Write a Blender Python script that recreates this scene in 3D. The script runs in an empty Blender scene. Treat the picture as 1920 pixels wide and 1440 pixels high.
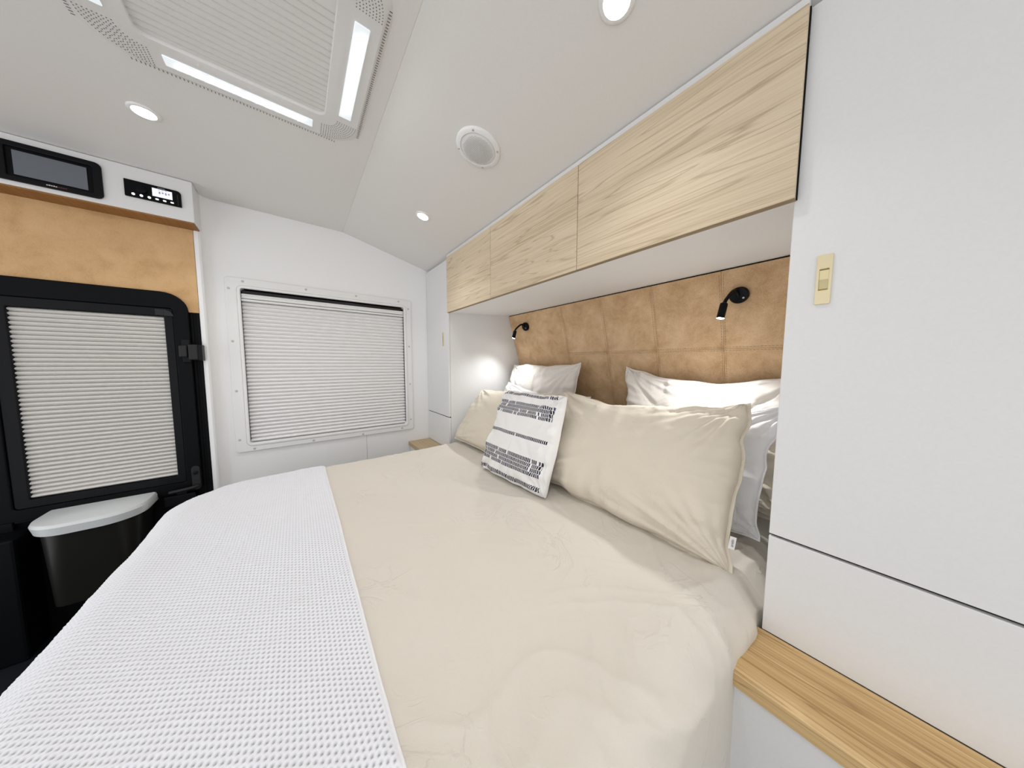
import bpy, bmesh, math, random
import numpy as np
from mathutils import Vector, Matrix, noise

# ---------------------------------------------------------------- frame of reference
# All numbers below are in units of U metres with the camera's eye as origin:
# x runs along the bed head (window wall at -2.64), y runs towards the headboard, z is up.
U, Z0 = 0.8, 1.17
scene = bpy.context.scene
COL = scene.collection
FLOOR = -1.4625

# ---------------------------------------------------------------- camera
cam_d = bpy.data.cameras.new('camera'); cam = bpy.data.objects.new('camera', cam_d); COL.objects.link(cam)
F_PX, PITCH, YAW, ROLL = 522.62, 0.0754816, 0.9155285, 0.0032339
cam_d.sensor_width = 36.0; cam_d.lens = F_PX / 1920 * 36.0; cam_d.clip_start = 0.01; cam_d.clip_end = 50
c, s = math.cos(YAW), math.sin(YAW)
A = np.stack([[c, 0, -s], [s, 0, c], [0, -1, 0]], 1)
cp, sp = math.cos(PITCH), math.sin(PITCH)
A = np.array([[1, 0, 0], [0, cp, -sp], [0, sp, cp]]) @ A
cr, sr = math.cos(ROLL), math.sin(ROLL)
A = np.array([[cr, -sr, 0], [sr, cr, 0], [0, 0, 1]]) @ A
right, down, fwd = A[0], A[1], A[2]
M = Matrix(((right[0], -down[0], -fwd[0], 0), (right[1], -down[1], -fwd[1], 0), (right[2], -down[2], -fwd[2], Z0), (0, 0, 0, 1)))
cam.matrix_world = M
scene.camera = cam

# ---------------------------------------------------------------- world, exposure
world = bpy.data.worlds.new('world'); scene.world = world; world.use_nodes = True
bg = world.node_tree.nodes['Background']; bg.inputs[0].default_value = (0.985, 0.992, 1.0, 1); bg.inputs[1].default_value = 0.8
vs = scene.view_settings
vs.view_transform = 'Standard'; vs.look = 'None'; vs.gamma = 1.0; vs.use_curve_mapping = False; vs.exposure = 0.75
DOWN_W, READ_W = .70, 7.5

# ---------------------------------------------------------------- helpers
WORLD = {}
def P(p): return Vector((p[0] * U, p[1] * U, p[2] * U + Z0))
def tag(o, label=None, cat=None, group=None, kind=None):
    if label: o['label'] = label
    if cat: o['category'] = cat
    if group: o['group'] = group
    if kind: o['kind'] = kind
    return o
def thing(name, loc, label=None, cat=None, group=None, kind=None, parent=None):
    o = bpy.data.objects.new(name, None); COL.objects.link(o); o.empty_display_size = .05
    w = P(loc); WORLD[o] = w
    if parent: o.parent = parent; o.location = w - WORLD[parent]
    else: o.location = w
    return tag(o, label, cat, group, kind)

class MB:
    def __init__(s): s.v = []; s.f = []; s.uv = None
    def add(s, v, f):
        n = len(s.v); s.v += [tuple(p) for p in v]; s.f += [tuple(i + n for i in q) for q in f]; return s
    def box(s, x0, x1, y0, y1, z0, z1):
        return s.add([(x0,y0,z0),(x1,y0,z0),(x1,y1,z0),(x0,y1,z0),(x0,y0,z1),(x1,y0,z1),(x1,y1,z1),(x0,y1,z1)],
                     [(3,2,1,0),(4,5,6,7),(0,1,5,4),(1,2,6,5),(2,3,7,6),(3,0,4,7)])
    def prism(s, poly, axis, a, b):
        # poly: 2D points in the two remaining axes (cyclic order), extruded from a to b along axis
        def mk(p, t):
            if axis == 0: return (t, p[0], p[1])
            if axis == 1: return (p[0], t, p[1])
            return (p[0], p[1], t)
        n = len(poly)
        v = [mk(p, a) for p in poly] + [mk(p, b) for p in poly]
        f = [tuple(range(n)), tuple(range(2*n-1, n-1, -1))] + [(i, i+n, (i+1) % n + n, (i+1) % n) for i in range(n)]
        return s.add(v, f)
    def ring(s, outer, inner, axis, a, b):
        # frame between two loops with the same number of points
        def mk(p, t):
            if axis == 0: return (t, p[0], p[1])
            if axis == 1: return (p[0], t, p[1])
            return (p[0], p[1], t)
        n = len(outer)
        v = [mk(p, a) for p in outer] + [mk(p, a) for p in inner] + [mk(p, b) for p in outer] + [mk(p, b) for p in inner]
        f = []
        for i in range(n):
            j = (i + 1) % n
            f += [(i, j, n+j, n+i), (2*n+i, 3*n+i, 3*n+j, 2*n+j), (i, 2*n+i, 2*n+j, j), (n+i, n+j, 3*n+j, 3*n+i)]
        return s.add(v, f)
    def lathe(s, c, axis, prof, n=28, cap=True):
        # prof: (radius, along) pairs; axis: unit Vector
        ax = Vector(axis).normalized(); t = Vector((0, 0, 1)) if abs(ax.z) < .9 else Vector((1, 0, 0))
        e1 = ax.cross(t).normalized(); e2 = ax.cross(e1)
        c = Vector(c); v = []; f = []
        for r, h in prof:
            for k in range(n):
                a = 2*math.pi*k/n; v.append(c + ax*h + (e1*math.cos(a) + e2*math.sin(a))*r)
        for i in range(len(prof)-1):
            for k in range(n):
                k2 = (k+1) % n; f.append((i*n+k, i*n+k2, (i+1)*n+k2, (i+1)*n+k))
        if cap: f += [tuple(range(n-1, -1, -1)), tuple(range((len(prof)-1)*n, len(prof)*n))]
        return s.add(v, f)
    def tube(s, pts, r, n=10, cap=True, closed=False):
        pts = [Vector(p) for p in pts]; m = len(pts); v = []; f = []
        rr = r if isinstance(r, (list, tuple)) else [r]*m
        prev = None
        for i, p in enumerate(pts):
            if closed: d = pts[(i+1) % m] - pts[i-1]
            else: d = pts[min(i+1, m-1)] - pts[max(i-1, 0)]
            d.normalize()
            if prev is None:
                t = Vector((0, 0, 1)) if abs(d.z) < .9 else Vector((1, 0, 0)); e1 = d.cross(t).normalized()
            else: e1 = (prev - d*prev.dot(d)).normalized()
            prev = e1; e2 = d.cross(e1)
            for k in range(n):
                a = 2*math.pi*k/n; v.append(p + (e1*math.cos(a)+e2*math.sin(a))*rr[i])
        for i in range(m if closed else m-1):
            for k in range(n):
                k2 = (k+1) % n; i2 = (i+1) % m; f.append((i*n+k, i2*n+k, i2*n+k2, i*n+k2))
        if cap and not closed: f += [tuple(range(n)), tuple(range(m*n-1, (m-1)*n-1, -1))]
        return s.add(v, f)
    def build(s, name, mat, parent=None, bevel=0, seg=2, smooth=None, origin=None, fixn=True):
        V = np.array(s.v, float); V = V*U; V[:, 2] += Z0
        if origin is None:
            lo, hi = V.min(0), V.max(0); o3 = (lo+hi)/2
            if parent is None: o3[2] = lo[2]
        else: o3 = np.array(P(origin))
        me = bpy.data.meshes.new(name); me.from_pydata((V-o3).tolist(), [], s.f)
        if fixn:
            bm = bmesh.new(); bm.from_mesh(me); bmesh.ops.recalc_face_normals(bm, faces=bm.faces[:]); bm.to_mesh(me); bm.free()
        me.materials.append(mat)
        if smooth is not None:
            me.polygons.foreach_set('use_smooth', [True]*len(me.polygons)); me.set_sharp_from_angle(angle=math.radians(smooth))
        ob = bpy.data.objects.new(name, me); COL.objects.link(ob)
        w = Vector(o3); WORLD[ob] = w
        if parent: ob.parent = parent; ob.location = w - WORLD[parent]
        else: ob.location = w
        if bevel:
            b = ob.modifiers.new('bevel', 'BEVEL'); b.width = bevel*U; b.segments = seg; b.limit_method = 'ANGLE'; b.angle_limit = math.radians(35)
        me.update()
        return ob
def box(name, mat, x0, x1, y0, y1, z0, z1, parent=None, bevel=0, **k):
    return MB().box(x0, x1, y0, y1, z0, z1).build(name, mat, parent, bevel, **k)
def copy_at(src, shift, parent):
    o = src.copy(); COL.objects.link(o); o.parent = parent
    o.location = src.location + Vector(shift)*U; WORLD[o] = WORLD[src] + Vector(shift)*U
    return o
def rrect(a0, a1, b0, b1, r, n=6):
    """rounded rectangle, r single or (r00, r10, r11, r01)"""
    rs = r if isinstance(r, (tuple, list)) else (r,)*4; pts = []
    for (ca, cb, q, rad) in ((a0, b0, 2, rs[0]), (a1, b0, 3, rs[1]), (a1, b1, 0, rs[2]), (a0, b1, 1, rs[3])):
        sa = 1 if ca == a0 else -1; sb = 1 if cb == b0 else -1
        for k in range(n+1):
            t = (q + k/n)*math.pi/2; pts.append((ca + sa*rad + rad*math.cos(t), cb + sb*rad + rad*math.sin(t)))
    return pts

# ---------------------------------------------------------------- materials
def new_mat(name):
    m = bpy.data.materials.new(name); m.use_nodes = True; nt = m.node_tree
    return m, nt, nt.nodes['Principled BSDF']
def N(nt, t, **k):
    n = nt.nodes.new(t)
    for a, b in k.items(): setattr(n, a, b)
    return n
def L(nt, a, b): nt.links.new(a, b)
def mth(nt, op, a, b=None, c=None):
    n = N(nt, 'ShaderNodeMath', operation=op)
    for i, q in enumerate((a, b, c)):
        if q is None: continue
        if isinstance(q, (int, float)): n.inputs[i].default_value = q
        else: L(nt, q, n.inputs[i])
    return n.outputs[0]
def coords(nt, scale=(1, 1, 1), loc=(0, 0, 0), kind='Object'):
    tc = N(nt, 'ShaderNodeTexCoord'); mp = N(nt, 'ShaderNodeMapping')
    mp.inputs['Scale'].default_value = scale; mp.inputs['Location'].default_value = loc
    L(nt, tc.outputs[kind], mp.inputs[0]); return mp.outputs[0]
def nse(nt, vec, scale, detail=4, rough=.5, dist=0):
    n = N(nt, 'ShaderNodeTexNoise'); n.inputs['Scale'].default_value = scale; n.inputs['Detail'].default_value = detail
    n.inputs['Roughness'].default_value = rough; n.inputs['Distortion'].default_value = dist
    L(nt, vec, n.inputs['Vector']); return n.outputs['Fac']
def ramp(nt, fac, stops, interp='LINEAR'):
    r = N(nt, 'ShaderNodeValToRGB'); r.color_ramp.interpolation = interp; e = r.color_ramp.elements
    while len(e) < len(stops): e.new(.5)
    for el, (p, col) in zip(e, stops): el.position = p; el.color = (*col, 1)
    L(nt, fac, r.inputs[0]); return r.outputs[0]
def bump(nt, bs, h, strength=.2, dist=.002):
    b = N(nt, 'ShaderNodeBump'); b.inputs['Strength'].default_value = strength; b.inputs['Distance'].default_value = dist
    L(nt, h, b.inputs['Height']); L(nt, b.outputs[0], bs.inputs['Normal'])
def plain(name, col, rough=.5, metal=0, spec=.5, grain=0, gscale=200, k=.012):
    m, nt, bs = new_mat(name); bs.inputs['Roughness'].default_value = rough
    bs.inputs['Metallic'].default_value = metal; bs.inputs['Specular IOR Level'].default_value = spec
    f = nse(nt, coords(nt), gscale, 3)
    L(nt, ramp(nt, f, [(.3, tuple(x*(1-k) for x in col)), (.7, tuple(min(1, x*(1+k)) for x in col))]), bs.inputs['Base Color'])
    if grain: bump(nt, bs, f, grain, .001)
    return m
def emit(name, col, strength):
    m, nt, bs = new_mat(name); bs.inputs['Base Color'].default_value = (*col, 1)
    bs.inputs['Emission Color'].default_value = (*col, 1); bs.inputs['Emission Strength'].default_value = strength
    return m
def wood(name, light, mid, dark, scale=1.0, seed=0, streak=.5, rough=.6):
    """long grain along x: soft tonal bands, fine pores and a few dark veins"""
    m, nt, bs = new_mat(name); bs.inputs['Roughness'].default_value = rough; bs.inputs['Specular IOR Level'].default_value = .25
    band = nse(nt, coords(nt, (.55*scale, 7*scale, 7*scale), (seed, seed*1.7, seed*.9)), 1.5, 4, .55, .35)
    fine = nse(nt, coords(nt, (.9*scale, 60*scale, 90*scale), (seed*2, 0, seed)), 2.6, 4, .7, .05)
    pore = nse(nt, coords(nt, (3.2*scale, 120*scale, 190*scale), (seed, 3, seed)), 2.0, 2, .6)
    line = nse(nt, coords(nt, (.34*scale, 6*scale, 6.5*scale), (seed*3.1, seed, 0)), 2.1, 3, .5, .3)
    ln = mth(nt, 'ABSOLUTE', mth(nt, 'SUBTRACT', mth(nt, 'FRACT', mth(nt, 'MULTIPLY', line, 9.0)), .5))
    vein = mth(nt, 'SUBTRACT', 1.0, mth(nt, 'MINIMUM', mth(nt, 'MULTIPLY', ln, 11.0), 1.0))
    mixf = mth(nt, 'ADD', mth(nt, 'MULTIPLY', band, .45), mth(nt, 'MULTIPLY', fine, .55))
    base = ramp(nt, mixf, [(.36, dark), (.48, mid), (.62, light)])
    pv = mth(nt, 'MAXIMUM', mth(nt, 'MULTIPLY', mth(nt, 'SUBTRACT', pore, .56), 3.0), 0.0)
    amt = mth(nt, 'MINIMUM', mth(nt, 'ADD', mth(nt, 'MULTIPLY', mth(nt, 'MULTIPLY', vein, fine), streak), mth(nt, 'MULTIPLY', pv, streak*.7)), 1.0)
    mx = N(nt, 'ShaderNodeMix', data_type='RGBA'); L(nt, amt, mx.inputs[0])
    L(nt, base, mx.inputs[6]); mx.inputs[7].default_value = (dark[0]*.62, dark[1]*.57, dark[2]*.5, 1)
    L(nt, mx.outputs[2], bs.inputs['Base Color']); bump(nt, bs, fine, .12, .001)
    return m
def suede(name, a, b, c_, seed=0):
    m, nt, bs = new_mat(name); bs.inputs['Roughness'].default_value = .85; bs.inputs['Specular IOR Level'].default_value = .2
    v = coords(nt, loc=(seed, seed*.3, 0))
    big = nse(nt, v, 11, 7, .66, .35); fine = nse(nt, v, 260, 3, .7)
    mixf = mth(nt, 'ADD', mth(nt, 'MULTIPLY', big, .66), mth(nt, 'MULTIPLY', fine, .34))
    L(nt, ramp(nt, mixf, [(.36, c_), (.5, b), (.63, a)]), bs.inputs['Base Color']); bump(nt, bs, fine, .25, .0015)
    return m
def cloth(name, col, rough=.9, weave=900, crease=.0, cs=14, lines=.5):
    m, nt, bs = new_mat(name); bs.inputs['Roughness'].default_value = rough; bs.inputs['Specular IOR Level'].default_value = .15
    bs.inputs['Sheen Weight'].default_value = .15
    v = coords(nt); f = nse(nt, v, weave, 2); cz = nse(nt, v, cs, 5, .6, 1.5)
    L(nt, ramp(nt, f, [(.3, tuple(x*.97 for x in col)), (.7, col)]), bs.inputs['Base Color'])
    # sparse sharp press lines
    rg = nse(nt, v, cs*.75, 3, .5, 2.2)
    ridge = mth(nt, 'SUBTRACT', 1.0, mth(nt, 'MINIMUM', mth(nt, 'MULTIPLY', mth(nt, 'ABSOLUTE', mth(nt, 'SUBTRACT', rg, .5)), 26.0), 1.0))
    gate = mth(nt, 'MAXIMUM', mth(nt, 'MULTIPLY', mth(nt, 'SUBTRACT', nse(nt, v, 5, 2), .50), 5.0), 0.0)
    h = mth(nt, 'ADD', mth(nt, 'ADD', mth(nt, 'MULTIPLY', f, .12), mth(nt, 'MULTIPLY', cz, crease)), mth(nt, 'MULTIPLY', mth(nt, 'MULTIPLY', ridge, mth(nt, 'MINIMUM', gate, 1.0)), lines))
    bump(nt, bs, h, .4, .006)
    return m

WHITE = plain('white_laminate', (.755, .755, .755), .45, spec=.3)
WHITE2 = plain('white_laminate_lightened', (.88, .88, .88), .5, spec=.2)  # same laminate, lightened to make up for missing bounce light under the cabinet
WALLW = plain('white_wall_panel', (.88, .88, .88), .38, spec=.4)
CEILW = plain('ceiling_panel', (.77, .755, .735), .5, spec=.3)
PLAST = plain('white_plastic', (.83, .83, .825), .35)
PLASTG = plain('hatch_plastic', (.74, .73, .72), .4)
BLINDW = plain('white_blind_fabric', (.87, .865, .86), .8, spec=.1)
BLINDG = plain('grey_blind_fabric', (.70, .68, .655), .8, spec=.1)
BLACK = plain('black_door_plastic', (.0035, .004, .005), .45, spec=.09)
BLACK2 = plain('black_frame_metal', (.005, .0055, .007), .36, spec=.14)
DARKGREY = plain('dark_grey_plastic', (.018, .0185, .02), .45, spec=.25)
GAP = plain('dark_gap', (.01, .01, .01), .9, spec=.1)
FLOORM = plain('dark_floor', (.008, .009, .013), .7, spec=.2)
GLASSD, _nt, _b = new_mat('dark_glass'); _b.inputs['Base Color'].default_value = (.004, .004, .005, 1); _b.inputs['Roughness'].default_value = .1
BRASS = plain('pale_brass', (.72, .62, .40), .38, metal=.55)
BRASS2 = plain('brushed_brass', (.60, .52, .30), .3, metal=.85)
SCREWM = plain('screw_metal', (.52, .51, .50), .4, metal=.4)
OAK = [wood('pale_oak_%d' % i, (.73, .61, .45), (.66, .545, .39), (.54, .43, .29), 1.0, 3.3*i + 1.1, 1.0) for i in range(3)]
OAKE = wood('oak_edge', (.36, .28, .18), (.30, .23, .14), (.24, .18, .11), 1.0, 9)
BENCHW = wood('bench_timber', (.68, .485, .25), (.55, .365, .17), (.38, .225, .09), 1.0, 5.2, 1.1)
BENCHF = wood('far_bench_timber', (.55, .43, .28), (.49, .37, .23), (.42, .30, .17), 1.0, 2.2, .4)
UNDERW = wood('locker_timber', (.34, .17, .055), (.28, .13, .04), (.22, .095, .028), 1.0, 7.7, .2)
SUEDE = suede('tan_suede', (.74, .53, .335), (.62, .42, .245), (.47, .30, .16))
SUEDE2 = suede('door_suede', (.70, .46, .245), (.64, .405, .205), (.54, .33, .16), 4)
STITCH = plain('tan_thread', (.36, .235, .135), .8)
DUVETM = cloth('beige_cotton', (.645, .60, .53), crease=.5, cs=9, lines=.9)
SHAMM = cloth('beige_linen', (.69, .625, .52), crease=.9, cs=12)
WHITEC = cloth('white_cotton', (.80, .79, .80), crease=.7, cs=11)
CREAMC = cloth('off_white_cotton', (.80, .76, .715), crease=.7, cs=11)
LIPW = emit('downlight_glow', (1, .985, .95), 14)
STRIPM = emit('strip_diffuser', (.50, .53, .55), .62)
LEDM = emit('led_glow', (.97, .985, 1), 90)
READM = emit('reading_led', (1, .98, .94), 40)
LCD = emit('lcd_backlight', (.70, .71, .80), .42)
BTN = emit('button_backlight', (.9, .89, .86), .5)

# woven throw: shade of the weave holes painted dark into the gaps (height-driven geometry, see throw)
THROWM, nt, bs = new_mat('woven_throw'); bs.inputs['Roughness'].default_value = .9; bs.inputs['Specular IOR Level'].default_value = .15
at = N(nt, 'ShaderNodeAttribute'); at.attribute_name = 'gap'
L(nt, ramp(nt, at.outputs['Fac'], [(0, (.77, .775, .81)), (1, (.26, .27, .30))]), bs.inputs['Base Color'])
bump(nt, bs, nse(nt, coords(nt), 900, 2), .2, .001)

# striped cushion print (flat print, driven by the cushion's own uv)
STRIPED, nt, bs = new_mat('striped_print'); bs.inputs['Roughness'].default_value = .9; bs.inputs['Specular IOR Level'].default_value = .15
uvn = N(nt, 'ShaderNodeUVMap'); uvn.uv_map = 'UVMap'; sx = N(nt, 'ShaderNodeSeparateXYZ'); L(nt, uvn.outputs[0], sx.inputs[0])
uu, vv = sx.outputs[0], sx.outputs[1]
wob = mth(nt, 'MULTIPLY', mth(nt, 'SUBTRACT', nse(nt, uvn.outputs[0], 6, 2), .5), .012)
v_ = mth(nt, 'ADD', vv, wob)
lines = [.045, .165, .205, .245, .285, .515, .725, .765, .805, .845, .955]
stops = [(0, (0, 0, 0))]
for q in lines: stops += [(q-.0180, (1, 1, 1)), (q+.0180, (0, 0, 0))]
rows = ramp(nt, v_, stops, 'CONSTANT')
rid = mth(nt, 'FLOOR', mth(nt, 'MULTIPLY', mth(nt, 'ADD', v_, -.025), 25.0))
ux = mth(nt, 'ADD', mth(nt, 'MULTIPLY', uu, 56), mth(nt, 'MULTIPLY', rid, .37))
dash = mth(nt, 'LESS_THAN', mth(nt, 'FRACT', ux), .70)
wn = N(nt, 'ShaderNodeTexWhiteNoise', noise_dimensions='2D'); cb = N(nt, 'ShaderNodeCombineXYZ')
L(nt, mth(nt, 'FLOOR', ux), cb.inputs[0]); L(nt, rid, cb.inputs[1]); L(nt, cb.outputs[0], wn.inputs['Vector'])
keep = mth(nt, 'GREATER_THAN', wn.outputs['Value'], .05)
edge = mth(nt, 'MULTIPLY', mth(nt, 'GREATER_THAN', uu, .015), mth(nt, 'LESS_THAN', uu, .955))
mask = mth(nt, 'MULTIPLY', mth(nt, 'MULTIPLY', mth(nt, 'MULTIPLY', rows, dash), keep), edge)
ink = ramp(nt, wn.outputs['Value'], [(.2, (.018, .018, .03)), (1, (.09, .085, .13))])
mx = N(nt, 'ShaderNodeMix', data_type='RGBA'); L(nt, mask, mx.inputs[0]); mx.inputs[6].default_value = (.80, .79, .78, 1); L(nt, ink, mx.inputs[7])
L(nt, mx.outputs[2], bs.inputs['Base Color']); bump(nt, bs, mth(nt, 'ADD', nse(nt, coords(nt, (300, 60, 60)), 2, 3), mask), .3, .002)

# ================================================================ THE SETTING
WX = -2.64          # window wall
CZ, CY, SY, SZ = 1.03, .33, 1.03, .853   # ceiling: flat height, crease, foot of the slope
SLOPE = (CZ-SZ)/(SY-CY)
def ceil_z(y): return CZ if y < CY else CZ - (y-CY)*SLOPE
XB, YB = 1.9, -1.9   # rest of the living area behind the camera
tag(box('floor', FLOORM, -2.75, XB, YB-.1, 2.2, FLOOR-.06, FLOOR), 'dark floor of the camper below the bed', 'floor', kind='structure')
cl = MB()
cl.prism([(YB-.1, CZ), (CY-.002, CZ), (CY, CZ+.0015), (CY, CZ+.05), (YB-.1, CZ+.05)], 0, -2.75, XB)
cl.prism([(CY, CZ+.0015), (CY+.002, CZ-.0005), (SY, SZ), (2.2, SZ), (2.2, SZ+.05), (SY+.02, SZ+.05), (CY, CZ+.05)], 0, -2.75, XB)
tag(cl.build('ceiling', CEILW), 'smooth off-white ceiling that folds down towards the overhead cabinets', 'ceiling', kind='structure')
# window wall with its opening, two panels meeting in a fine joint under the window
wy0, wy1, wz0, wz1 = -.283, .782, -.566, .495
wl = MB()
def wbox(y0, y1, z0, z1): wl.box(WX-.06, WX, y0, y1, z0, z1)
wbox(YB, wy0, FLOOR, CZ); wbox(wy1, 2.2, FLOOR, CZ); wbox(wy0, wy1, wz1, CZ); wbox(wy0, .4455, FLOOR, wz0); wbox(.4485, wy1, FLOOR, wz0)
wl.box(WX-.06, WX-.006, .44, .46, FLOOR, wz0)
tag(wl.build('wall_left', WALLW), 'glossy white wall panel around the closed window', 'wall', kind='structure')
tag(box('wall_head', WALLW, -2.7, XB, 2.14, 2.2, FLOOR, SZ+.02), 'white wall behind the headboard', 'wall', kind='structure')
# coved post between entry and window wall
pf = [(-2.70, -.468), (-2.578, -.468), (-2.573, -.462), (-2.573, -.448), (-2.580, -.440)]
for k in range(1, 9):
    t = k/8*math.pi/2; pf.append((-2.64 + .06*(1-math.sin(t)), -.440 + .055*(1-math.cos(t))))
pf += [(-2.70, -.385)]
tag(MB().prism(pf, 2, FLOOR, CZ).build('trim_1', WALLW, smooth=40), 'coved white corner post beside the black entry door', 'trim', kind='structure')
# suede panel above the entry
tag(box('wall_entry', SUEDE2, WX, -2.575, YB, -.469, .302, .80), 'tan suede panel above the black entry door', 'wall panel', kind='structure')

# ---- window_1
w1 = thing('window_1', (WX, .25, -.62), 'white framed window with closed white pleated blind', 'window', kind='structure')
fr = MB()
outer = rrect(-.357, .846, -.622, .562, .02); inner = rrect(wy0, wy1, wz0, wz1, .014)
mid = rrect(-.300, .800, -.585, .512, .03)
fr.ring(outer, mid, 0, WX, WX+.016)
fr.ring(mid, inner, 0, WX-.05, WX+.021)
wf = fr.build('window_frame', PLAST, w1, bevel=.005, seg=3)
sc0 = None
for (y, z) in [(-.268,.540),(-.338,.485),(-.336,.139),(-.335,-.196),(-.336,-.533),(-.264,-.605),(.075,-.605),(.418,-.608),(.741,-.602),(.074,.541),(.405,.541),(.738,.541),(.822,.485),(.822,.147),(.822,-.199),(.822,-.53)]:
    if sc0 is None:
        sc0 = MB().lathe((WX+.0155, y, z), (1, 0, 0), [(.0075, 0), (.0075, .002), (.004, .0035)], 12).build('screw', SCREWM, wf, smooth=40); s0 = (y, z)
    else: copy_at(sc0, (0, y-s0[0], z-s0[1]), wf)
box('pane', GLASSD, WX-.040, WX-.032, wy0-.005, wy1+.005, wz0-.005, wz1+.005, w1)
bl = thing('blind', (WX-.02, .25, wz0), parent=w1)
rl = MB().prism([(WX-.03, .462), (WX+.000, .462), (WX+.003, .456), (WX-.006, .447), (WX-.006, .441), (WX+.003, .436), (WX+.003, .432), (WX-.03, .432)], 1, wy0+.002, wy1-.002)
rl.build('blind_rail', PLAST, bl, smooth=30)
MB().prism([(WX-.03, .429), (WX-.004, .429), (WX+.003, .422), (WX+.003, .414), (WX-.03, .412)], 1, wy0+.002, wy1-.002).build('blind_rail', PLAST, bl, smooth=30)
def pleat_profile(h, d):
    pts = []
    for k in range(7):
        t = k/6; pts.append((d*(1-abs(2*t-1)**1.5), h*t))
    return pts
def pleats(name, mat, x, y0, y1, ztop, zbot, n, depth, parent):
    h = (ztop-zbot)/n; src = None
    for i in range(n):
        z = zbot + i*h
        if src is None:
            pr = [(x+a, z+b) for a, b in pleat_profile(h, depth)]
            poly = [(p[0], p[1]) for p in pr] + [(x-.004, z+h), (x-.004, z)]
            src = MB().prism([(a, b) for a, b in poly], 1, y0, y1).build(name, mat, parent, smooth=50)
        else: copy_at(src, (0, 0, i*h), parent)
pleats('pleat', BLINDW, WX-.026, wy0+.0012, wy1-.0012, .411, wz0+.002, 37, .019, bl)

# ---- door_1 (black entry door)
d1 = thing('door_1', (-2.58, -.89, FLOOR), 'black entry door with pleated blind over its window', 'door', kind='structure')
# jamb at the latch side with its stepped profile, sill and the hidden far jamb
jm = MB(); jm.box(-2.64, -2.592, -.540, -.469, FLOOR, .302); jm.box(-2.592, -2.584, -.487, -.470, FLOOR, .30); jm.box(-2.592, -2.586, -.512, -.498, FLOOR, .30)
jm.build('door_jamb', BLACK, d1, bevel=.003)
box('door_jamb', BLACK, -2.64, -2.592, -1.90, -1.302, FLOOR, .302, d1, bevel=.003)
leaf = MB()
o_ = rrect(-1.30, -.512, -.80, .409, (.02, .02, .105, .105), 8)
i_ = rrect(-1.149, -.575, -.742, .315, .014, 8)
leaf.ring(o_, i_, 0, -2.60, -2.558)
leaf.build('door_leaf', BLACK, d1, bevel=.005, seg=3)
wfm = MB(); wfm.ring(rrect(-1.149, -.575, -.742, .315, .014), rrect(-1.104, -.611, -.700, .268, .006), 0, -2.60, -2.566)
wfm.build('window_frame', BLACK2, d1, bevel=.004)
box('pane', GLASSD, -2.612, -2.602, -1.15, -.573, -.743, .316, d1)
db = thing('blind', (-2.585, -.86, -.70), parent=d1)
pleats('pleat', BLINDG, -2.592, -1.103, -.612, .267, -.699, 43, .019, db)
MB().box(-2.612, -2.598, -1.30, -.512, FLOOR, -.79).build('lower_panel', BLACK, d1)
MB().box(-2.598, -2.570, -1.30, -1.16, -.90, -.80).box(-2.598, -2.575, -1.16, -.55, -.815, -.79).build('lower_rail', BLACK2, d1, bevel=.004)
cc = MB().prism([(-.606, .268), (-.570, .268)] + [(-.606+.036*math.cos(t), .268+.036*math.sin(t)) for t in [k/8*math.pi/2 for k in range(1, 8)]] + [(-.606, .306)], 0, -2.566, -2.552)
cc.add(*((lambda m: (m.v, m.f))(MB().box(-2.566, -2.555, -.640, -.606, .270, .306))))
cc.build('corner_clip', DARKGREY, d1, bevel=.002)
# upper door catch
ct = MB(); ct.box(-2.558, -2.546, -.548, -.512, -.005, .135); h_ = ct.build('door_catch', BLACK2, d1, bevel=.004)
box('catch_hook', DARKGREY, -2.546, -2.522, -.556, -.522, .028, .098, h_, bevel=.006)
box('catch_keeper', DARKGREY, -2.590, -2.520, -.518, -.476, .012, .105, h_, bevel=.006)
box('catch_plate', BLACK2, -2.575, -2.516, -.476, -.458, .008, .104, h_, bevel=.002)
# lever handle
hd = MB().prism(rrect(-.552, -.515, -.80, -.648, .018), 0, -2.558, -2.548).build('door_handle', DARKGREY, d1, bevel=.003)
MB().lathe((-2.548, -.534, -.690), (1, 0, 0), [(.011, 0), (.011, .005), (.006, .006)], 14).build('lock_knob', BLACK2, hd, smooth=40)
MB().tube([(-2.548, -.532, -.772), (-2.522, -.532, -.772), (-2.518, -.545, -.773), (-2.518, -.585, -.777), (-2.518, -.640, -.781)], [.011, .010, .010, .0095, .010], 10).build('lever', DARKGREY, hd, smooth=50)
lb = MB().box(-2.575, -2.545, -.67, -.54, -.875, -.815).box(-2.575, -2.548, -.62, -.575, -.815, -.79); lb.build('lock_box', BLACK2, d1, bevel=.004)
# dark entry-well side panel left of the bin
tag(MB().box(-2.60, -2.44, -1.55, -1.105, FLOOR, -.845).build('trim_2', BLACK, bevel=.01), 'dark side panel of the entry well left of the bin', 'panel', kind='structure')

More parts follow.
